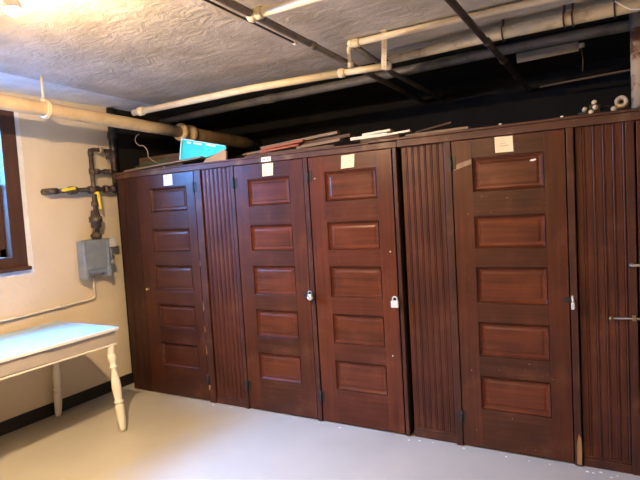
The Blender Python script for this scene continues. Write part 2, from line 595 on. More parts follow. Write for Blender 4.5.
def door_panel(mb, x0, x1, z0, z1):
    yb = 0.034
    loops = [(0.0, 0.018), (0.0045, 0.018), (0.006, 0.006), (0.019, 0.019), (0.032, 0.020), (0.044, 0.0165)]
    rings = []
    for ins, y in loops:
        rings.append([mb.bm.verts.new(p) for p in ((x0 + ins, y, z0 + ins), (x1 - ins, y, z0 + ins), (x1 - ins, y, z1 - ins), (x0 + ins, y, z1 - ins))])
    fs = []
    for A, B in zip(rings, rings[1:]):
        for k in range(4):
            fs.append(mb.bm.faces.new((A[k], A[(k + 1) % 4], B[(k + 1) % 4], B[k])))
    fs.append(mb.bm.faces.new(rings[-1]))
    bk = [mb.bm.verts.new(p) for p in ((x0, yb, z0), (x1, yb, z0), (x1, yb, z1), (x0, yb, z1))]
    for k in range(4):
        fs.append(mb.bm.faces.new((rings[0][k], bk[k], bk[(k + 1) % 4], rings[0][(k + 1) % 4])))
    fs.append(mb.bm.faces.new(bk[::-1]))
    mb._fin(fs, False)


def make_door(root, x0, x1, px0, px1, hinge_side, z0=0.014, kind=''):
    mb = MB()
    y0, y1, b = 0.004, 0.036, 0.0022
    mb.box(x0, px0, y0, y1, z0, ZT - .002, b)
    mb.box(px1, x1, y0, y1, z0, ZT - .002, b)
    rails = [z0] + [z for p in PZ for z in p] + [ZT - .002]
    mb.mi = 1
    for k in range(0, len(rails), 2):
        mb.box(px0 - .001, px1 + .001, y0, y1, rails[k], rails[k + 1], b)
    d = obj('door', mb, [M['door' + kind], M['rail' + kind]], root)
    for za, zb in PZ:
        m2 = MB(); door_panel(m2, px0, px1, za, zb)
        obj('door_panel', m2, M['panel_dark' if kind == '_dark' else 'panel'], d)
    hx = x0 if hinge_side == 'l' else x1
    for z in (1.88, 0.20):
        m2 = MB()
        s = 1 if hinge_side == 'l' else -1
        m2.tube([(hx - s * .004, -.004, z - .045), (hx - s * .004, -.004, z + .045)], .0075, 10)
        m2.box(min(hx, hx + s * .024), max(hx, hx + s * .024), .000, .0045, z - .042, z + .042)
        m2.box(min(hx - s * .028, hx - s * .004), max(hx - s * .028, hx - s * .004), -.004, .0, z - .042, z + .042)
        for k in (-.03, .03):
            m2.ball((hx - s * .016, -.004, z + k), .004, 8)
        obj('hinge', m2, M['iron'], d)
    return d


def paper(d, x0, x1, z0, z1, strokes, mat='paper', name='paper_tag', skew=0.0, ink='ink', yb=0.004, label=None):
    mb = MB()
    n = 6
    def pt(i, j):
        u, v = i / n, j / n
        return (x0 + (x1 - x0) * u + skew * (v - .5), yb - .0012 - .0035 * (abs(u - .5) * 2) ** 3 * (1 - v), z0 + (z1 - z0) * v + skew * (u - .5) * .6)
    g = [[mb.bm.verts.new(pt(i, j)) for j in range(n + 1)] for i in range(n + 1)]
    bk = [[mb.bm.verts.new((Vector(pt(i, j)) + Vector((0, .0009, 0)))) for j in range(n + 1)] for i in range(n + 1)]
    fs = []
    for i in range(n):
        for j in range(n):
            fs.append(mb.bm.faces.new((g[i][j], g[i + 1][j], g[i + 1][j + 1], g[i][j + 1])))
            fs.append(mb.bm.faces.new((bk[i][j], bk[i][j + 1], bk[i + 1][j + 1], bk[i + 1][j])))
    for i in range(n):
        fs.append(mb.bm.faces.new((g[i][0], bk[i][0], bk[i + 1][0], g[i + 1][0])))
        fs.append(mb.bm.faces.new((g[i][n], g[i + 1][n], bk[i + 1][n], bk[i][n])))
        fs.append(mb.bm.faces.new((g[0][i], g[0][i + 1], bk[0][i + 1], bk[0][i])))
        fs.append(mb.bm.faces.new((g[n][i], bk[n][i], bk[n][i + 1], g[n][i + 1])))
    mb._fin(fs, False)
    mb.mi = 1
    for (u0, v0, u1, v1) in strokes:
        W, H = x1 - x0, z1 - z0
        mb.box(x0 + u0 * W, x0 + u1 * W, yb - .0034, yb - .0006, z0 + v0 * H, z0 + v1 * H)
    return obj(name, mb, [M[mat], M[ink]], d, label=label)


def hasp(d, x0, x1, z, h=.03):
    mb = MB()
    mb.box(x0, x1, -.0025, .0038, z - h / 2, z + h / 2, .002)
    mb.tube([(x1 - .012, -.002, z), (x1 - .012, -.020, z + .004), (x1 - .002, -.020, z + .004), (x1 - .002, -.002, z)], .0035, 8)
    return obj('hasp', mb, M['iron'], d)


def post(root, x0, x1, y0=-0.0, z0=0.0, name='post', mat='post'):
    mb = MB(); mb.box(x0, x1, y0, .06, z0, ZT + .006, .003)
    return obj(name, mb, M[mat], root)


def beadboard(root, x0, x1, y=0.016, n=8, rail=True, z0=0.0):
    mb = MB()
    wv = (x1 - x0) / n
    prof = []
    for k in range(n):
        a = x0 + k * wv
        g = .004
        prof += [(a, y + g), (a + .002, y + g), (a + .004, y), (a + wv * .66, y), (a + wv * .66 + .002, y + g)]
        c, r = a + wv * .84, wv * .13
        for t in range(7):
            th = PI - PI * t / 6
            prof.append((c + r * math.cos(th), y + g - .005 * math.sin(th)))
    prof.append((x1, y + g))
    poly = prof + [(x1, y + .03), (x0, y + .03)]
    mb.prism(poly, z0 + .004, ZT, axis='z')
    o = obj('beadboard_panel', mb, M['bead'], root)
    if rail:
        m2 = MB()
        m2.box(x0, x1, y - .012, y + .028, .002, .055, .004)
        m2.box(x0, x1, y - .006, y + .028, .055, .068, .004)
        obj('base_rail', m2, M['post'], o)
    return o


def carcass(root, x0, x1):
    mb = MB()
    mb.box(x0, x0 + .018, .07, DEP, .002, ZT)
    mb.box(x1 - .018, x1, .07, DEP, .002, ZT)
    mb.box(x0 + .019, x1 - .019, DEP - .016, DEP, .002, ZT)
    mb.box(x0 + .019, x1 - .019, .07, DEP - .017, ZT - .018, ZT)
    return obj('carcass', mb, M['inside'], root)


GRP = 'wooden basement storage lockers'
# first locker (next to the cream wall)
r = thing('storage_locker', 'dark leftmost storage locker beside the cream wall, its door carrying a white paper tag', 'locker', (-1.0, 0, 0), GRP)
carcass(r, -1.49, -.49)
mb = MB()
for k in range(3):
    a = -1.505 + k * .084
    mb.box(a, a + .0815, .006 + .002 * (k % 2), .045, .006, ZT + .004, .003)
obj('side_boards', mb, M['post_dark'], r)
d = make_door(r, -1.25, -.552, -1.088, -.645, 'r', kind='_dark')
paper(d, -.90, -.795, 1.916, 2.012, [(.33, .55, .37, .86), (.60, .50, .64, .82)], 'paperw')
mb = MB(); mb.lathe([(.0, 0), (.011, .0), (.008, .008), (.012, .016), (.010, .024), (.0, .026)], (-1.20, .004, .985), (0, -1, 0), 14)
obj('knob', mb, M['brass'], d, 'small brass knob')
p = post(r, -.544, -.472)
for (z, h, o_) in ((.10, .16, .008), (.42, .09, .005), (.62, .06, .004), (.80, .10, .005), (1.2, .05, .003)):
    mb = MB()
    mb.prism([(-.545, z), (-.545 + o_ * 2.3, z + h * .2), (-.545 + o_ * 1.5, z + h * .75), (-.545, z + h)], -.0012, .003)
    obj('worn_edge', mb, M['bare'], p, 'pale chipped edge')

# second locker
r = thing('storage_locker', 'storage locker with narrow beadboard strip on its left and two paper labels above its door', 'locker', (.05, 0, 0), GRP)
carcass(r, -.47, .545)
beadboard(r, -.468, -.155, n=7)
post(r, -.153, -.118)
d = make_door(r, -.112, .540, .019, .415, 'l')
paper(d, .172, .275, 1.915, 2.012, [], 'paper', skew=.004)
hasp(d, .48, .5435, .985)

# third locker
r = thing('storage_locker', 'middle storage locker with redder door and boxy silver padlock at its right edge', 'locker', (.92, 0, 0), GRP)
carcass(r, .588, 1.285)
post(r, .546, .584)
d = make_door(r, .592, 1.252, .725, 1.135, 'l', kind='_red')
paper(d, .868, .973, 1.916, 2.008, [(.38, .50, .44, .54), (.50, .50, .56, .54), (.62, .50, .68, .55)], 'paper', skew=.006)
hasp(d, 1.20, 1.268, .975)
post(r, 1.262, 1.288, .002)
for (x, z) in ((.64, 1.86), (1.19, .57), (1.21, 1.31)):
    mb = MB(); mb.lathe([(.006, 0), (.004, .003)], (x, .004, z), (0, -1, 0), 8)
    obj('nail_head', mb, M['paperw'], d, 'pale nail head')

# fourth locker
r = thing('storage_locker', 'storage locker with the wider beadboard strip left of its door, slim chrome lock at right', 'locker', (1.85, 0, 0), GRP)
carcass(r, 1.30, 2.365)
beadboard(r, 1.318, 1.618, y=.026, n=7)
post(r, 1.619, 1.662)
d = make_door(r, 1.668, 2.331, 1.795, 2.216, 'l')
paper(d, 1.938, 2.045, 1.918, 2.014, [(.25, .40, .75, .43), (.3, .55, .6, .57)], 'paper', skew=-.003)
hasp(d, 2.295, 2.36, 1.01)
p = post(r, 2.338, 2.376, -.004)
mb = MB()
mb.prism([(2.349, .012), (2.374, .012), (2.3765, .10), (2.374, .175), (2.362, .20), (2.351, .14)], -.0062, .003)
obj('split_patch', mb, M['bare'], p, 'bare orange wood where the post has split')
mb = MB()
for i in range(16):
    x, z = random.uniform(1.70, 2.31), random.choice((random.uniform(.03, .25), random.uniform(.5, .62), random.uniform(1.54, 1.67)))
    mb.lathe([(random.uniform(.001, .0028), 0), (.0008, .0015)], (x, .0045, z), (0, -1, 0), 6)
o = obj('paint_flecks', mb, M['paperw'], d, 'white paint flecks')
o['kind'] = 'stuff'
mb = MB(); mb.prism([(2.135, 1.850), (2.155, 1.848), (2.172, 1.856), (2.168, 1.862), (2.14, 1.860)], .0125, .0165)
obj('paint_chip', mb, M['paperw'], d, 'white chipped spot on the top panel')
mb = MB(); mb.prism([(1.674, 1.83), (1.79, 1.865), (1.79, 1.895), (1.70, 1.872)], .0032, .0045)
obj('scraped_patch', mb, M['scrape'], d, 'pale scraped wood beside the top hinge')

# fifth locker, cut by the right edge of the photo
r = thing('storage_locker', 'storage locker cut by the right edge, with beadboard strip and sliding bolt bars', 'locker', (2.8, 0, 0), GRP)
carcass(r, 2.40, 3.37)
beadboard(r, 2.384, 2.634, y=.020, n=5)
post(r, 2.635, 2.678, .006)
d = make_door(r, 2.688, 3.345, 2.815, 3.22, 'r')
post(r, 3.352, 3.39)
mb = MB()
mb.tube([(2.545, -.006, .915), (2.95, -.006, .925)], .0065, 10)
mb.ball((2.545, -.008, .915), .012, 10)
for x in (2.66, 2.74, 2.86):
    mb.box(x - .01, x + .01, -.014, .010, .905, .936, .002)
obj('sliding_bolt', mb, M['oldbrass'], d, 'long dull brass sliding bolt')
mb = MB()
mb.lathe([(.013, 0), (.013, .01), (.006, .013), (.006, .03)], (2.652, .006, 1.222), (0, -1, 0), 12)
mb.bar((2.655, -.022, 1.222), (2.74, -.022, 1.226), .01, .012)
obj('turn_latch', mb, M['steel'], d, 'small steel turn latch')

# fascia running over all lockers
mb = MB()
r = thing('locker_cornice', 'long scuffed dark wood fascia running along the top of all lockers', 'cornice', (.9, 0, ZT))
mb.box(-1.515, 1.30, -.012, .03, ZT + .001, 2.062, .004)
mb.box(1.301, 3.40, -.012, .03, ZT + .001, 2.068, .004)
obj('fascia_board', mb, M['fascia'], r)
mb = MB()
mb.box(-1.53, 1.10, -.022, DEP, 2.0625, 2.076, .003)
mb.box(1.102, 3.42, -.024, DEP, 2.0685, 2.084, .003)
top = obj('top_board', mb, M['fascia'], r)
paper(r, .180, .272, 2.0245, 2.060, [(.2, .38, .42, .58), (.55, .40, .82, .60)], 'paperw', 'sticker', ink='inkd', yb=-.012, label='small white label')
ZTL, ZTR = 2.076, 2.084

# padlocks
r = thing('padlock', 'round pale dial padlock hanging between the two middle doors', 'padlock', (.557, -.02, .95), 'padlocks on the lockers')
mb = MB(); mb.lathe([(.0, 0), (.022, 0), (.0255, .003), (.0255, .016), (.021, .020), (0, .020)], (.560, -.022, .975), (0, -1, 0), 24)
obj('lock_body', mb, M['steel'], r)
mb = MB()
mb.lathe([(0, 0), (.0195, 0), (.018, .004), (0, .004)], (.560, -.0422, .975), (0, -1, 0), 24)
obj('dial', mb, M['lockface'], r)
mb = MB()
mb.bar((.551, -.0468, .985), (.569, -.0468, .966), .004, .002, up=(0, 1, 0))
mb.lathe([(.006, 0), (.005, .005)], (.552, -.0463, .986), (0, -1, 0), 10)
obj('dial_knob', mb, M['black'], r)
mb = MB(); mb.tube([(.545, -.032, .992)] + [(.560 - .015 * math.cos(a), -.032, 1.006 + .015 * math.sin(a)) for a in [PI * k / 8 for k in range(9)]] + [(.575, -.032, .992)], .0042, 10)
obj('shackle', mb, M['steel'], r)

r = thing('padlock', 'boxy silver padlock at the right edge of the redder middle door', 'padlock', (1.245, -.02, .93), 'padlocks on the lockers')
mb = MB(); mb.box(1.214, 1.268, -.046, -.023, .926, .974, .004)
obj('lock_body', mb, M['lockface'], r)
mb = MB(); mb.box(1.214, 1.268, -.0475, -.0463, .944, .946); mb.lathe([(.005, 0), (.004, .002)], (1.241, -.0463, .936), (0, -1, 0), 10)
obj('key_plate', mb, M['steel'], r)
mb = MB(); mb.tube([(1.224, -.034, .972), (1.224, -.034, .982)] + [(1.241 - .017 * math.cos(a), -.034, .984 + .017 * math.sin(a)) for a in [PI * k / 8 for k in range(9)]] + [(1.258, -.034, .972)], .0048, 10)
obj('shackle', mb, M['lockface'], r)

r = thing('padlock', 'slim chrome lock seen edge on at the right edge of the rightmost full door', 'padlock', (2.352, -.02, .96), 'padlocks on the lockers')
mb = MB(); mb.box(2.344, 2.362, -.060, -.024, .966, 1.006, .004)
obj('lock_body', mb, M['lockface'], r)
mb = MB(); mb.tube([(2.353, -.030, 1.004), (2.353, -.030, 1.03)] + [(2.353, -.042 + .012 * math.cos(a), 1.032 + .012 * math.sin(a)) for a in [PI * k / 6 for k in range(7)]] + [(2.353, -.054, 1.004)], .0055, 10)
obj('shackle', mb, M['lockface'], r)

# paint chips along the foot of the lockers
CH = [(-.47, -.03), (-.30, -.02), (.55, -.02), (.77, -.03), (1.31, -.03), (1.37, -.035), (1.46, -.02), (1.665, -.03), (1.95, -.025), (2.10, -.03), (2.22, -.02),
      (2.41, -.03), (2.45, -.04), (2.49, -.03), (2.53, -.05), (2.57, -.04)]
mb = MB()
for x, y in CH:
    for q in range(1):
        cx, cy = x + random.uniform(-.02, .02), y - .01 + random.uniform(-.015, .01)
        s = random.uniform(.005, .011)
        a = random.uniform(0, PI)
        mb.prism([(cx + s * math.cos(a + t) * (1 if t % 2 else .6), cy + .6 * s * math.sin(a + t)) for t in (0, 1.3, 2.4, 3.7, 5.0)], .0005, .003, axis='z')
o = obj('paint_chips', mb, M['paperw'])
tag(o, 'scattered white paint chips on the floor along the foot of the lockers', 'debris')
o['kind'] = 'stuff'

# ================================================================ TABLE
TX0, TX1, TY0, TY1, TZ = -1.61, -.835, -2.45, -.650, .805
r = thing('side_table', 'white painted table with top tinted daylight blue and turned legs against the cream wall', 'table', (-1.22, -1.4, 0))
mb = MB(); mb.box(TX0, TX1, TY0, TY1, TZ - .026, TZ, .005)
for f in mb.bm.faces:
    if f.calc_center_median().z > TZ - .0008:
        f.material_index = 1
obj('tabletop', mb, [M['table'], M['tabletop']], r, 'white edged gloss top with blue daylight put into its colour')
mb = MB()
i = .022
for a in ((TX0 + i, TX0 + i + .02, TY0 + i, TY1 - i), (TX1 - i - .02, TX1 - i, TY0 + i, TY1 - i)):
    mb.box(*a, TZ - .125, TZ - .0265, .002)
for a in ((TX0 + i + .021, TX1 - i - .021, TY0 + i, TY0 + i + .02), (TX0 + i + .021, TX1 - i - .021, TY1 - i - .02, TY1 - i)):
    mb.box(*a, TZ - .125, TZ - .0265, .002)
ap = obj('apron', mb, M['taupe'], r, 'taupe painted apron')
mb = MB()
mb.box(TX1 - i - .001, TX1 - i + .008, TY0 + .03, TY1 - .02, TZ - .138, TZ - .1255, .003)
mb.box(TX0 + i, TX1 - i, TY1 - i - .004, TY1 - i + .006, TZ - .138, TZ - .1255, .003)
obj('bead_moulding', mb, M['leg'], ap)
mb = MB(); mb.box(TX1 - i + .0005, TX1 - i + .006, TY0 + .25, -1.245, TZ - .118, TZ - .032, .002)
dr = obj('drawer', mb, M['taupe'], r)
mb = MB(); mb.lathe([(.008, 0), (.008, .012), (.015, .018), (.014, .028), (0, .030)], (TX1 - i + .006, -1.7, TZ - .075), (1, 0, 0), 14)
obj('knob', mb, M['leg'], dr)
LEG = [(.024, 0), (.026, .02), (.031, .10), (.034, .185), (.034, .20), (.026, .205), (.026, .212), (.036, .219), (.036, .230), (.027, .238), (.031, .27),
       (.036, .33), (.033, .38), (.023, .45), (.021, .475), (.030, .487), (.030, .498), (.023, .505), (.027, .53), (.033, .558), (.030, .583), (.024, .592), (.031, .603), (.031, .66), (.029, .668)]
for sx, sy, fx, fy in ((TX1 - .045, TY1 - .062, -.795, -.722), (TX0 + .05, TY1 - .062, -1.606, -.722), (TX1 - .045, TY0 + .062, -.795, -2.38), (TX0 + .05, TY0 + .062, -1.606, -2.38)):
    mb = MB()
    a, b = Vector((fx, fy, 0.002)), Vector((sx, sy, TZ - .127))
    mb.lathe([(q, h / .668 * (b - a).length) for q, h in LEG], a, b - a, 20)
    obj('leg', mb, M['leg'], r)

# ================================================================ GAS METER AND PIPING
gx = -1.575
r = thing('gas_meter', 'grey painted gas meter hanging on the cream wall under iron pipes', 'gas meter', (-1.56, -.23, 1.1))
Y0, Y1, Z0, Z1 = -.400, -.115, 1.125, 1.475
mb = MB()
mb.box(-1.625, -1.535, Y0 + .030, Y1 - .030, Z0 + .075, Z1, .015)
mb.box(-1.615, -1.545, Y0 + .035, Y1 - .035, Z0 + .035, Z0 + .085, .012)
obj('meter_body', mb, M['meter'], r)
for (a, b) in ((Y0, Y0 + .042), (Y1 - .042, Y1)):
    mb = MB()
    mb.box(-1.632, -1.528, a + .004, b - .004, Z0 + .06, Z1 - .006, .010)
    mb.box(-1.630, -1.522, a, b, Z0 - .002, Z0 + .09, .014)
    obj('side_casing', mb, M['meter'], r)
mb = MB()
mb.lathe([(.040, 0), (.040, .02), (.05, .022), (.05, .045), (.038, .05), (.03, .07)], (gx, -.22, Z1 - .002), (0, 0, 1), 18)
obj('inlet_collar', mb, M['gaspipe'], r)
mb = MB()
mb.box(-1.60, -1.53, Y1 + .001, Y1 + .075, Z1 - .085, Z1 + .0, .006)
obj('index_box', mb, M['meterpale'], r, 'pale grey index box')
mb = MB()
mb.tube([(-1.565, Y1 + .03, Z1 - .084), (-1.565, Y1 + .03, Z1 - .20)], .014, 10)
mb.lathe([(.02, 0), (.024, .02), (.02, .05)], (-1.565, Y1 + .03, Z1 - .25), (0, 0, 1), 12)
obj('regulator_tube', mb, M['meter'], r)

r = thing('gas_piping', 'black iron gas pipes with yellow lever valves above the grey meter', 'pipes', (gx, -.22, 1.54))
mb = MB()
mb.tube([(gx, -.205, 1.542), (gx, -.205, 2.30)], .021, 14)
mb.lathe([(.028, 0), (.046, .008), (.046, .05), (.058, .055), (.058, .105), (.044, .11), (.036, .16), (.030, .165)], (gx, -.212, 1.575), (0, 0, 1), 16)
mb.lathe([(.030, 0), (.034, .004), (.034, .04), (.030, .044)], (gx, -.205, 1.775), (0, 0, 1), 14)
obj('riser', mb, M['gaspipe'], r)
mb = MB()
mb.tube([(gx, -.60, 1.915), (gx, .125, 1.940)], .021, 14)
mb.lathe([(.034, 0), (.034, .10)], (gx, -.255, 1.927), (0, 1, .035), 14)
mb.lathe([(.036, 0), (.036, .03), (.028, .035), (.028, .075), (.036, .08), (.036, .11)], (gx, -.09, 1.933), (0, 1, .035), 12)
mb.tube([(gx, -.57, 1.916), (gx, -.61, 1.914), (gx - .02, -.625, 1.914), (XW + .002, -.625, 1.914)], .028, 14)
mb.lathe([(.032, 0), (.036, .02), (.036, .06), (.032, .08)], (gx, -.46, 1.92), (0, 1, .035), 14)
obj('cross_pipe', mb, M['gaspipe'], r)
for c, ln, dv in (((gx + .035, -.53, 1.922), .105, (0.0, 1, .16)), ((gx + .04, -.205, 1.895), .15, (0, .12, -1))):
    mb = MB()
    c = Vector(c); dv = Vector(dv).normalized()
    mb.lathe([(.012, -.03), (.012, .012)], c, (1, 0, 0), 10)
    mb.bar(c + dv * -.012 + Vector((.014, 0, 0)), c + dv * ln + Vector((.014, 0, 0)), .026, .008, up=(1, 0, 0), bev=.003)
    obj('valve_lever', mb, M['yellow'], r, 'yellow valve lever')
mb = MB()
mb.tube([(gx, -.205, 2.24), (gx, -.205, 2.27), (gx, -.195, 2.29), (gx, -.17, 2.295), (gx, .01, 2.292), (gx, .035, 2.285), (gx, .045, 2.265), (gx, .045, 2.0)], .018, 12)
mb.lathe([(.026, 0), (.026, .045)], (gx, -.205, 2.235), (0, 0, 1), 12)
mb.lathe([(.026, 0), (.026, .045)], (gx, .045, 2.215), (0, 0, 1), 12)
mb.tube([(gx, -.205, 2.095), (gx, .045, 2.098)], .017, 12)
mb.lathe([(.027, 0), (.027, .05)], (gx, -.185, 2.095), (0, 1, 0), 12)
mb.lathe([(.025, 0), (.025, .03), (.02, .034), (.02, .05), (.025, .054), (.025, .08)], (gx, -.075, 2.097), (0, 1, 0), 12)
mb.lathe([(.029, 0), (.029, .05)], (gx, -.205, 2.07), (0, 0, 1), 12)
obj('bypass_loop', mb, M['gaspipe'], r)
mb = MB()
mb.lathe([(.026, 0), (.03, .006), (.03, .03), (.026, .036)], (gx, -.115, 2.294), (0, 1, 0), 8)
mb.tube([(gx + .01, -.095, 2.285), (gx + .015, -.095, 2.31)], .012, 8)
obj('bleed_valve', mb, M['brass'], r, 'pale brass bleed valve')
mb = MB(); mb.tube([(gx + .005, -.04, 2.285), (gx + .005, -.03, 2.21)], [.012, .016], 10)
obj('drip_leg', mb, M['gaspipe'], r)

mb = MB()
cx = XW + .022
mb.tube([(cx, -.225, 1.125), (cx, -.225, .96), (cx, -.232, .935), (cx, -.25, .925), (cx, -.30, .920), (cx, -2.6, .852)], .0105, 12)
for y in (-.55, -1.15, -1.9):
    mb.box(XW + .0005, cx + .012, y - .012, y + .012, .905 + (y + .30) * .0296, .935 + (y + .30) * .0296, .003)
tag(obj('conduit', mb, M['conduit']), 'thin cream painted conduit running along the cream wall below the meter', 'conduit')

mb = MB()
mb.tube([(-1.632, .095, 1.90), (-1.632, .095, ZC - .001)], .034, 16)
mb.lathe([(.038, 0), (.043, .01), (.043, .06), (.038, .07)], (-1.632, .095, 2.42), (0, 0, 1), 16)
tag(obj('riser_pipe', mb, M['blackpipe']), 'black vertical pipe in the corner beside the leftmost locker', 'pipe')

# ================================================================ OVERHEAD PIPES
BX = -1.025
def bz(y): return 2.450 - .0275 * y
r = thing('heating_pipe', 'fat cream overhead pipe running along the window wall', 'pipe', (BX, -1, 2.47))
mb = MB(); mb.tube([(BX, YF + .01, bz(YF))] + [(BX, y, bz(y)) for y in (-3, -1, 0, .40)], .052, 20)
obj('cream_run', mb, M['tanpipe'], r)
mb = MB(); mb.lathe([(.060, 0), (.082, .004), (.086, .02), (.086, .045), (.070, .055), (.070, .12), (.082, .125), (.084, .17), (.074, .18)], (BX, .37, bz(.37)), (0, 1, -.0275), 22)
obj('coupling', mb, M['tanpipe'], r)
mb = MB(); mb.tube([(BX, y, bz(y)) for y in (.54, .9, 1.3, YB - .005)], .066, 20)
mb.torus((BX, 1.05, bz(1.05)), .066, .004, (0, 1, 0))
obj('wrapped_run', mb, M['brownwrap'], r, 'brown wrapped length')
mb = MB()
hy = -.985
mb.torus((BX, hy, bz(hy)), .058, .009, (0, 1, 0))
mb.torus((BX, hy + .018, bz(hy)), .058, .009, (0, 1, 0))
mb.ball((BX, hy, bz(hy) + .066), .018, 10)
mb.tube([(BX, hy, bz(hy) + .05), (BX, hy, ZC + .001)], .009, 10)
obj('hanger', mb, M['creampipe'], r, 'cream ring hanger on a short rod')

P1Z = 2.543
r = thing('ceiling_pipe', 'long cream pipe under the edge of the blackened ceiling, above the left lockers', 'pipe', (0, -.1, P1Z), 'pipes under the ceiling')
mb = MB(); mb.tube([(-.92, -.256, P1Z - .016), (.267, -.215, P1Z), (.985, -.148, P1Z)], .026, 16)
obj('pipe_run', mb, M['creampipe'], r)
mb = MB(); mb.tube([(.986, -.148, P1Z), (1.305, -.104, P1Z)], .022, 16)
mb.lathe([(.028, 0), (.031, .004), (.031, .04), (.026, .045)], (.965, -.150, P1Z), (1, .13, 0), 16)
mb.lathe([(.026, 0), (.029, .004), (.029, .03), (.026, .04), (0, .042)], (1.285, -.107, P1Z), (1, .13, 0), 16)
obj('capped_stub', mb, M['creampipe'], r)
mb = MB()
mb.lathe([(.03, 0), (.036, .004), (.036, .05), (.03, .055)], (-.86, -.254, P1Z - .0152), (1, .03, .013), 14)
obj('end_coupling', mb, M['creampipe'], r)

mb = MB()
mb.tube([(1.24, .105, 2.635), (1.6, .065, 2.635), (2.1, .01, 2.635), (2.72, -.01, 2.637), (XR - .01, -.03, 2.64)], [.026, .031, .038, .042, .042], 16)
tag(obj('ceiling_pipe', mb, M['dirtycream']), 'thick stained cream pipe at the upper right, in front of the blackened ceiling', 'pipe', 'pipes under the ceiling')

mb = MB()
mb.tube([(XW + .002, .80, 2.665), (-.257, .665, 2.665), (.671, .63, 2.665), (1.54, .545, 2.665), (2.28, .50, 2.665), (2.74, .50, 2.665), (XR - .01, .50, 2.665)], .037, 16)
mb.lathe([(.042, 0), (.044, .01), (.044, .07), (.042, .08)], (-.2, .663, 2.665), (1, -.04, 0), 16)
tag(obj('ceiling_pipe', mb, M['greypipe']), 'dull dark grey pipe running just behind the cream pipes across the ceiling', 'pipe', 'pipes under the ceiling')

# the run that crosses toward the lockers, with its cream branch
AZ, AX = 2.606, 1.055
def ax(y): return 1.023 - .026 * y
r = thing('branch_pipe', 'brown pipe crossing the ceiling toward the lockers with cream branch at top centre', 'pipe', (AX, -1, AZ), 'pipes under the ceiling')
mb = MB(); mb.tube([(ax(y), y, AZ) for y in (YF + .01, -1.0, .5, YB - .01)], .020, 14)
mb.lathe([(.024, 0), (.025, .06)], (ax(-.66), -.66, AZ), (-.026, 1, 0), 14)
obj('pipe_run', mb, M['brownpipe'], r)
mb = MB()
mb.tube([(AX + .022, -1.235, AZ), (2.2, -1.225, AZ), (XR - .01, -1.22, AZ)], .022, 16)
mb.lathe([(.026, 0), (.031, .006), (.031, .03), (.027, .04)], (AX + .02, -1.236, AZ), (1, 0, 0), 16)
mb.ball((AX, -1.236, AZ - .004), .034, 16)
obj('cream_branch', mb, M['creampipe'], r, 'cream painted branch')
mb = MB(); mb.tube([(ax(y) - .048, y, AZ - .010) for y in (YF + .02, -1.5, -.76)], .006, 8)
obj('side_rod', mb, M['ironpipe'], r)
mb = MB(); mb.lathe([(.010, 0), (.012, .03), (.007, .036)], (ax(-.77) - .048, -.77, AZ - .010), (-.026, 1, 0), 10)
obj('rod_end', mb, M['paperw'], r, 'white rod end')

DZ = 2.685
r = thing('branch_pipe', 'thin cream pipe under the ceiling with an elbow over the capped cream stub', 'pipe', (1.12, -.2, DZ), 'pipes under the ceiling')
mb = MB(); mb.tube([(1.135, -.255, DZ), (1.7, -.255, DZ), (XR - .01, -.255, DZ)], .021, 14)
obj('pipe_run', mb, M['creampipe'], r)
mb = MB()
mb.lathe([(.025, 0), (.029, .005), (.029, .04), (.025, .05)], (1.13, -.255, DZ), (1, 0, 0), 16)
mb.ball((1.118, -.255, DZ), .028, 14)
mb.tube([(1.115, -.255, DZ), (1.095, -.245, 2.655), (1.066, -.160, P1Z + .02)], .016, 12)
mb.lathe([(.021, 0), (.021, .04)], (1.074, -.185, P1Z + .055), (-.3, .6, -.8), 12)
obj('elbow', mb, M['creampipe'], r)
mb = MB(); mb.tube([(1.122, -.225, DZ - .004), (1.15, .10, 2.640), (1.165, .30, 2.606), (1.165, YB - .01, 2.60)], .019, 12)
mb.lathe([(.025, 0), (.026, .05)], (1.153, .13, 2.634), (.08, 1, -.17), 12)
obj('brown_run', mb, M['brownpipe'], r, 'brown length running back into the dark')
mb = MB()
st, sb = Vector((1.352, -.262, DZ + .024)), Vector((1.288, -.140, P1Z - .03))
mb.bar(st, sb, .003, .034, up=(1, 0, .1))
for k in range(6):
    p = st.lerp(sb, (k + .5) / 6)
    mb.lathe([(.006, 0), (.004, .003)], p + Vector((0, -.0015, 0)), (0, -1, -.5), 8)
mb.box(1.33, 1.372, -.285, -.240, ZC - .006, ZC - .001)
obj('perforated_strap', mb, M['creampipe'], r, 'cream perforated hanger strap')

mb = MB(); mb.tube([(1.938, YF + .01, 2.56), (1.940, -.6, 2.56), (1.944, YB - .01, 2.56)], .019, 12)
for y in (-.15, .35, .9):
    mb.lathe([(.024, 0), (.025, .05)], (1.942, y, 2.56), (0, 1, 0), 12)
tag(obj('iron_pipe', mb, M['ironpipe']), 'thin dark rusty iron pipe crossing the ceiling at the upper right', 'pipe', 'pipes under the ceiling')

def p3y(x): return .065 + (x - 1.6) * -.11 if x < 2.1 else .01 - (x - 2.1) * .032
for (x, lab) in ((2.01, 'iron clamp on the stained cream pipe just right of the dark iron pipe'), (2.37, 'twin iron clamp on the stained cream pipe at the upper right'), (2.60, 'iron clamp nearest the top right corner on the stained cream pipe')):
    y = p3y(x)
    r = thing('pipe_clamp', lab, 'pipe clamp', (x, y, 2.6), 'iron pipe clamps')
    qs = (0,) if x != 2.37 else (-.022, .022)
    for q in qs:
        mb = MB(); mb.torus((x + q, y, 2.635), .045, .005, (1, -.08, 0), 20, 6)
        obj('ring', mb, M['ironpipe'], r)
        mb = MB(); mb.tube([(x + q, y, 2.682), (x + q, y, ZC - .001)], .007, 8)
        obj('rod', mb, M['ironpipe'], r)

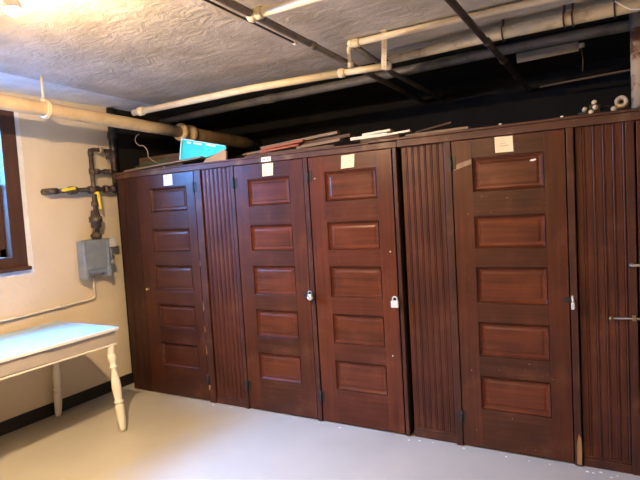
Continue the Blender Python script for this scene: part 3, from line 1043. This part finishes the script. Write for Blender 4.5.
r = thing('riser_pipe', 'rust stained pale vertical pipe rising behind the lockers at the right edge', 'pipe', (2.715, .35, 2.084))
mb = MB(); mb.tube([(2.722, .35, ZTR + .001), (2.722, .35, ZC - .12)], .046, 18)
obj('pipe_run', mb, M['rust'], r)
mb = MB(); mb.lathe([(.046, 0), (.052, .01), (.052, .05), (.048, .06), (.048, .118)], (2.722, .35, ZC - .119), (0, 0, 1), 18)
obj('cap', mb, M['greypipe'], r)
mb = MB(); mb.lathe([(.07, 0), (.07, .012), (.052, .03)], (2.722, .35, ZTR + .001), (0, 0, 1), 18)
obj('pipe_flange', mb, M['blackpipe'], r)

mb = MB(); mb.tube([(2.074, 1.205, 2.50), (2.40, 1.13, 2.50), (2.70, 1.07, 2.50), (3.3, .95, 2.5)], .008, 8)
tag(obj('thin_rod', mb, M['rod']), 'thin pale rod in the dark space above the right lockers', 'rod')
mb = MB(); mb.tube([(2.60, -.06, 2.66), (2.64, -.10, 2.61), (2.67, -.11, 2.585), (2.76, -.12, 2.565), (2.9, -.12, 2.56)], .0035, 6)
tag(obj('loose_wire', mb, M['paperw']), 'loose white wire beside the stained cream pipe at the top right corner', 'wire')

r = thing('tin_strip', 'flat dusty grey tin strip fixed under the black ceiling at the upper right', 'strip', (2.15, .66, 2.62))
mb = MB(); mb.bar((1.985, .662, 2.625), (2.385, .650, 2.632), .018, .07, up=(0, -.55, .84), bev=.004)
obj('strip_body', mb, M['fixture'], r)
mb = MB(); mb.tube([(2.386, .650, 2.632), (2.42, .65, 2.632)], [.020, .015], 10)
obj('end_plug', mb, M['tape'], r)
mb = MB(); mb.tube([(2.40, .648, 2.612), (2.41, .65, 2.53), (2.405, .65, 2.46)], .004, 6)
obj('cord', mb, M['ironpipe'], r)
for x in (2.04, 2.33):
    mb = MB(); mb.box(x - .005, x + .005, .665, .675, 2.64, ZC - .001)
    obj('bracket', mb, M['ironpipe'], r)

# ================================================================ LAMPS
def bulb_lamp(x, y, z, label, mat, group='bare bulbs in ceiling holders'):
    r = thing('ceiling_lamp', label, 'lamp', (x, y, ZC - .001), group)
    mb = MB(); mb.lathe([(.06, 0), (.06, .02), (.045, .03), (.030, .06), (.026, max(.07, ZC - z - .075))], (x, y, ZC - .001), (0, 0, -1), 20)
    obj('lamp_holder', mb, M['porcelain'], r)
    mb = MB()
    R, CUT = .036, .30
    mb.lathe([(.016, .078), (.018, .066), (.026, .045), (R, .012), (R + .0005, .0)] + [((R + .0005) * math.cos(t), -(R + .0005) * math.sin(t)) for t in (.2, CUT)], (x, y, z), (0, 0, 1), 20)
    obj('bulb_base', mb, M['porcelain'], r)
    mb = MB()
    n = 8
    mb.lathe([(R * math.cos(CUT + (PI / 2 - CUT) * i / n), -.001 - R * math.sin(CUT + (PI / 2 - CUT) * i / n)) for i in range(n + 1)], (x, y, z), (0, 0, 1), 20)
    obj('bulb', mb, mat, r)
bulb_lamp(.365, -2.015, 2.575, 'lit warm bulb on the ceiling at the top left corner', M['bulb'])
bulb_lamp(.7, -5.0, 2.575, 'unseen warm fill bulb added on the ceiling behind the camera', M['bulb_fill'])  # unseen bulb added to fill the room from behind

# ================================================================ THINGS ON TOP OF THE LOCKERS
BOARDS = [  # ax, ay, az, bx, by, bz, width, thick, material, label
    (.02, .055, 2.087, .80, .075, 2.088, .08, .020, 'board_dark', 'dark flat board lying directly on the locker top under the board stack'),
    (-.10, .19, 2.091, .62, .17, 2.093, .09, .026, 'board_grey', 'weathered board low on the left of the board stack'),
    (.14, .045, 2.106, .50, .055, 2.128, .05, .016, 'board_red', 'short lower red stained board in the stack'),
    (.16, .060, 2.128, .53, .075, 2.158, .06, .018, 'board_red', 'upper red stained board in the stack'),
    (.47, .075, 2.110, .84, .085, 2.130, .06, .022, 'board_grey', 'weathered board on the lower right of the board stack'),
    (-.13, .195, 2.122, .38, .195, 2.152, .07, .016, 'board_grey', 'weathered board poking out at the left end of the stack'),
    (.10, .125, 2.148, .80, .125, 2.192, .05, .022, 'board_grey', 'long weathered board on top of the stack, tilted up to the right'),
    (.50, .13, 2.138, .90, .14, 2.160, .08, .024, 'board_dark', 'dark board jutting out at the right end of the stack'),
]
for ax, ay, az, bx, by, bz_, wd, th, mt, lab in BOARDS:
    mb = MB(); mb.bar((ax, ay, az), (bx, by, bz_), wd, th, bev=.0015)
    tag(obj('loose_board', mb, M[mt]), lab, 'board', 'loose boards on the locker top')
WH = [(.925, .09, 2.122, 1.20, .12, 2.128, .09, .022, 'board_white', 'thick white painted board over the middle locker'),
      (.99, .16, 2.150, 1.20, .18, 2.163, .10, .016, 'board_white', 'thin white board resting on the thick white board'),
      (1.02, .06, 2.092, 1.30, .09, 2.094, .10, .030, 'board_dark', 'dark board under the white boards'),
      (1.205, .05, 2.117, 1.38, .06, 2.128, .05, .014, 'board_white', 'short white stick right of the white boards'),
      (1.36, .05, 2.093, 1.78, .04, 2.095, .08, .016, 'board_grey', 'weathered board lying along the top above the wide beadboard strip'),
      (1.42, .045, 2.108, 1.66, .06, 2.146, .04, .012, 'board_dark', 'broken dark slat tilted up above the wide beadboard strip')]
for ax, ay, az, bx, by, bz_, wd, th, mt, lab in WH:
    mb = MB(); mb.bar((ax, ay, az), (bx, by, bz_), wd, th, bev=.002)
    tag(obj('loose_board', mb, M[mt]), lab, 'board', 'loose boards on the locker top')

# teal plastic bin
r = thing('plastic_bin', 'bright teal tapered plastic bin on the left lockers under the fat pipe', 'bin', (-.5, .2, 2.12))
front = [(-.750, 2.125), (-.640, 2.118), (-.529, 2.120), (-.440, 2.130), (-.359, 2.145), (-.280, 2.160), (-.232, 2.178), (-.238, 2.197), (-.352, 2.226), (-.530, 2.268), (-.708, 2.313)]
SK = Vector((-.115, .13, 0))
mb = MB()
n = len(front)
f0 = [Vector((x, .08, z)) for x, z in front]
inn = [Vector((x * .985 - .007, .08, z * .985 + .0333)) for x, z in front]
R_ = [[mb.bm.verts.new(p) for p in f0], [mb.bm.verts.new(p + SK) for p in f0], [mb.bm.verts.new(p + SK - SK * .04) for p in inn], [mb.bm.verts.new(p + SK * .04) for p in inn]]
fs = []
for k in range(n - 1):
    fs.append(mb.bm.faces.new((R_[0][k], R_[0][k + 1], R_[1][k + 1], R_[1][k])))
fs.append(mb.bm.faces.new((R_[0][n - 1], R_[0][0], R_[1][0], R_[1][n - 1])))
fs.append(mb.bm.faces.new(R_[0])); fs.append(mb.bm.faces.new(R_[1][::-1]))
for ring in R_[2:]:
    for v in ring:
        mb.bm.verts.remove(v)
mb._fin(fs, False)
obj('bin_shell', mb, M['teal'], r)
mb = MB()
mb.bar((-.757, .074, 2.12), (-.715, .074, 2.316), .012, .010)
mb.bar((-.713, .076, 2.314), (-.238, .076, 2.200), .008, .008)
obj('rim', mb, M['tealrim'], r, 'pale rim')
for (a, b, dz) in ((-.66, -.62, .022), (-.585, -.50, .020), (-.445, -.345, .014)):  # reflections along the bin's upper edge, set on as white strips
    def tz(x): return 2.313 - (x + .708) * .2433
    mb = MB(); mb.bar((a, .0775, tz(a) - dz), (b, .0775, tz(b) - dz), .004, .013)
    obj('pale_glint', mb, M['paperw'], r, 'white reflection painted below the rim')

mb = MB()
mb.prism([(-.46, 2.0765), (-.205, 2.0765), (-.20, 2.155), (-.225, 2.168), (-.30, 2.140), (-.42, 2.112)], .030, .046)
tag(obj('cardboard_piece', mb, M['card']), 'torn brown cardboard leaning in front of the teal bin', 'cardboard')

LB = [((-1.42, .045, 2.088), (-.47, .045, 2.128), .05, .016, 'board_grey', 'long pale slat rising to the right in front of the teal bin'),
      ((-1.44, .19, 2.087), (-.95, .19, 2.087), .05, .018, 'board_dark', 'dark short board lying at the left end of the locker top')]
for a, b, wd, th, mt, lab in LB:
    mb = MB(); mb.bar(a, b, wd, th, bev=.002)
    tag(obj('loose_board', mb, M[mt]), lab, 'board', 'loose boards on the locker top')
# shallow dark box behind, dusty
r = thing('storage_box', 'dusty open dark box at the left end of the locker top behind the pale slat', 'box', (-1.2, .35, 2.077))
mb = MB()
a0, a1, b0, b1, c0, c1 = -1.46, -.90, .25, .55, 2.078, 2.225
mb.box(a0, a1, b0, b0 + .008, c0, c1); mb.box(a0, a1, b1 - .008, b1, c0, c1)
mb.box(a0, a0 + .008, b0 + .009, b1 - .009, c0, c1); mb.box(a1 - .008, a1, b0 + .009, b1 - .009, c0, c1)
mb.box(a0 + .009, a1 - .009, b0 + .009, b1 - .009, c0, c0 + .008)
obj('box_shell', mb, M['board_dark'], r)
# bristly garland
mb = MB()
pts = [Vector((-1.36 + .40 * t, .12 + .02 * math.sin(9 * t), 2.118 + .05 * t + .015 * math.sin(7 * t))) for t in [k / 24 for k in range(25)]]
mb.tube(pts, .004, 6)
for p in pts:
    for q in range(16):
        v = Vector((random.uniform(-1, 1), random.uniform(-1, 1), random.uniform(-1, 1))).normalized() * random.uniform(.015, .032)
        mb.tube([p, p + v], [.0016, .0007], 4)
tag(obj('garland', mb, M['green']), 'dusty green bristly garland at the left end of the locker top', 'garland')
mb = MB()
hk = [(-1.235, 0.158, 2.215), (-1.24, 0.158, 2.27), (-1.27, 0.158, 2.31), (-1.3, 0.158, 2.325), (-1.34, 0.158, 2.33), (-1.375, 0.158, 2.355), (-1.39, 0.158, 2.385), (-1.37, 0.158, 2.423), (-1.335, 0.158, 2.435)]
sm = []
for i in range(len(hk) - 1):
    p0, p1, p2, p3 = [Vector(hk[max(0, min(len(hk) - 1, i + k))]) for k in (-1, 0, 1, 2)]
    for t in (0, .25, .5, .75):
        sm.append(.5 * ((2 * p1) + (-p0 + p2) * t + (2 * p0 - 5 * p1 + 4 * p2 - p3) * t * t + (-p0 + 3 * p1 - 3 * p2 + p3) * t ** 3))
sm.append(Vector(hk[-1]))
sm = [Vector((-1.00, .158, 2.083)), Vector((-1.10, .158, 2.135)), Vector((-1.19, .158, 2.178))] + sm
mb.tube(sm, .0042, 8)
tag(obj('hooked_wire', mb, M['wire']), 'bent pale wire hook standing up from the left end of the locker top', 'wire')

# cream porcelain knobs at the right
for (x0, x1, z1, lab) in ((2.462, 2.515, 2.143, 'taller dark wood block under the topmost cream knob'), (2.405, 2.456, 2.108, 'low dark wood block under the leftmost cream knob')):
    mb = MB(); mb.box(x0, x1, .052, .11, ZTR + .0005, z1, .002)
    tag(obj('wood_block', mb, M['black']), lab, 'block', 'dark wood blocks')
KN = [(2.485, .075, 2.1575, 'topmost of the small cream porcelain knobs heaped on the right lockers'), (2.435, .075, 2.1225, 'leftmost of the small cream porcelain knobs on the right lockers'),
      (2.492, .030, 2.122, 'small cream porcelain knob below the topmost one'), (2.470, .030, 2.0985, 'lowest small cream porcelain knob of the little heap')]
for k, (x, y, z, lab) in enumerate(KN):
    mb = MB()
    ax = Vector((random.uniform(-.5, .5), -.8, random.uniform(-.1, .6)))
    mb.lathe([(.005, -.010), (.011, -.009), (.0135, -.003), (.009, .002), (.010, .005), (.013, .008), (.010, .013), (.005, .014)], (x, y, z), ax, 14)
    tag(obj('porcelain_knob', mb, M['cream_knob']), lab, 'knob', 'porcelain knobs')
mb = MB(); mb.tube([(2.48, .14, 2.091), (2.525, .11, 2.12), (2.55, .09, 2.128), (2.575, .10, 2.12), (2.60, .16, 2.0905)], .006, 6)
tag(obj('cable_scrap', mb, M['ironpipe']), 'dark cable scrap looping between the cream knobs and the pale ball', 'cable')
mb = MB(); 
nrm = Vector((-.05, -1, .15))
mb.lathe([(.030, -.03), (.034, -.026), (.034, .026), (.030, .03), (.020, .03), (.014, .024), (.014, -.024), (.020, -.03), (.030, -.03)], (2.622, .12, 2.142), nrm, 28)
tag(obj('tape_ring', mb, M['tape']), 'pale ring standing on edge at the right end beside the rusty riser', 'ring')
mb = MB(); mb.ball((2.585, .06, 2.1035), .018)
tag(obj('small_ball', mb, M['tape']), 'small pale ball beside the pale ring', 'ball')
for x, y, lab in ((1.975, -.005, 'white crumb on the fascia above the cream tagged right door'), (2.32, -.005, 'tiny pale crumb on the fascia above the post right of the last full door')):
    mb = MB(); mb.prism([(x - .008, -.006), (x + .007, -.008), (x + .009, .004), (x - .004, .006)], ZTR + .0005, ZTR + .009, axis='z')
    tag(obj('plaster_crumb', mb, M['paperw']), lab, 'crumb', 'plaster crumbs')
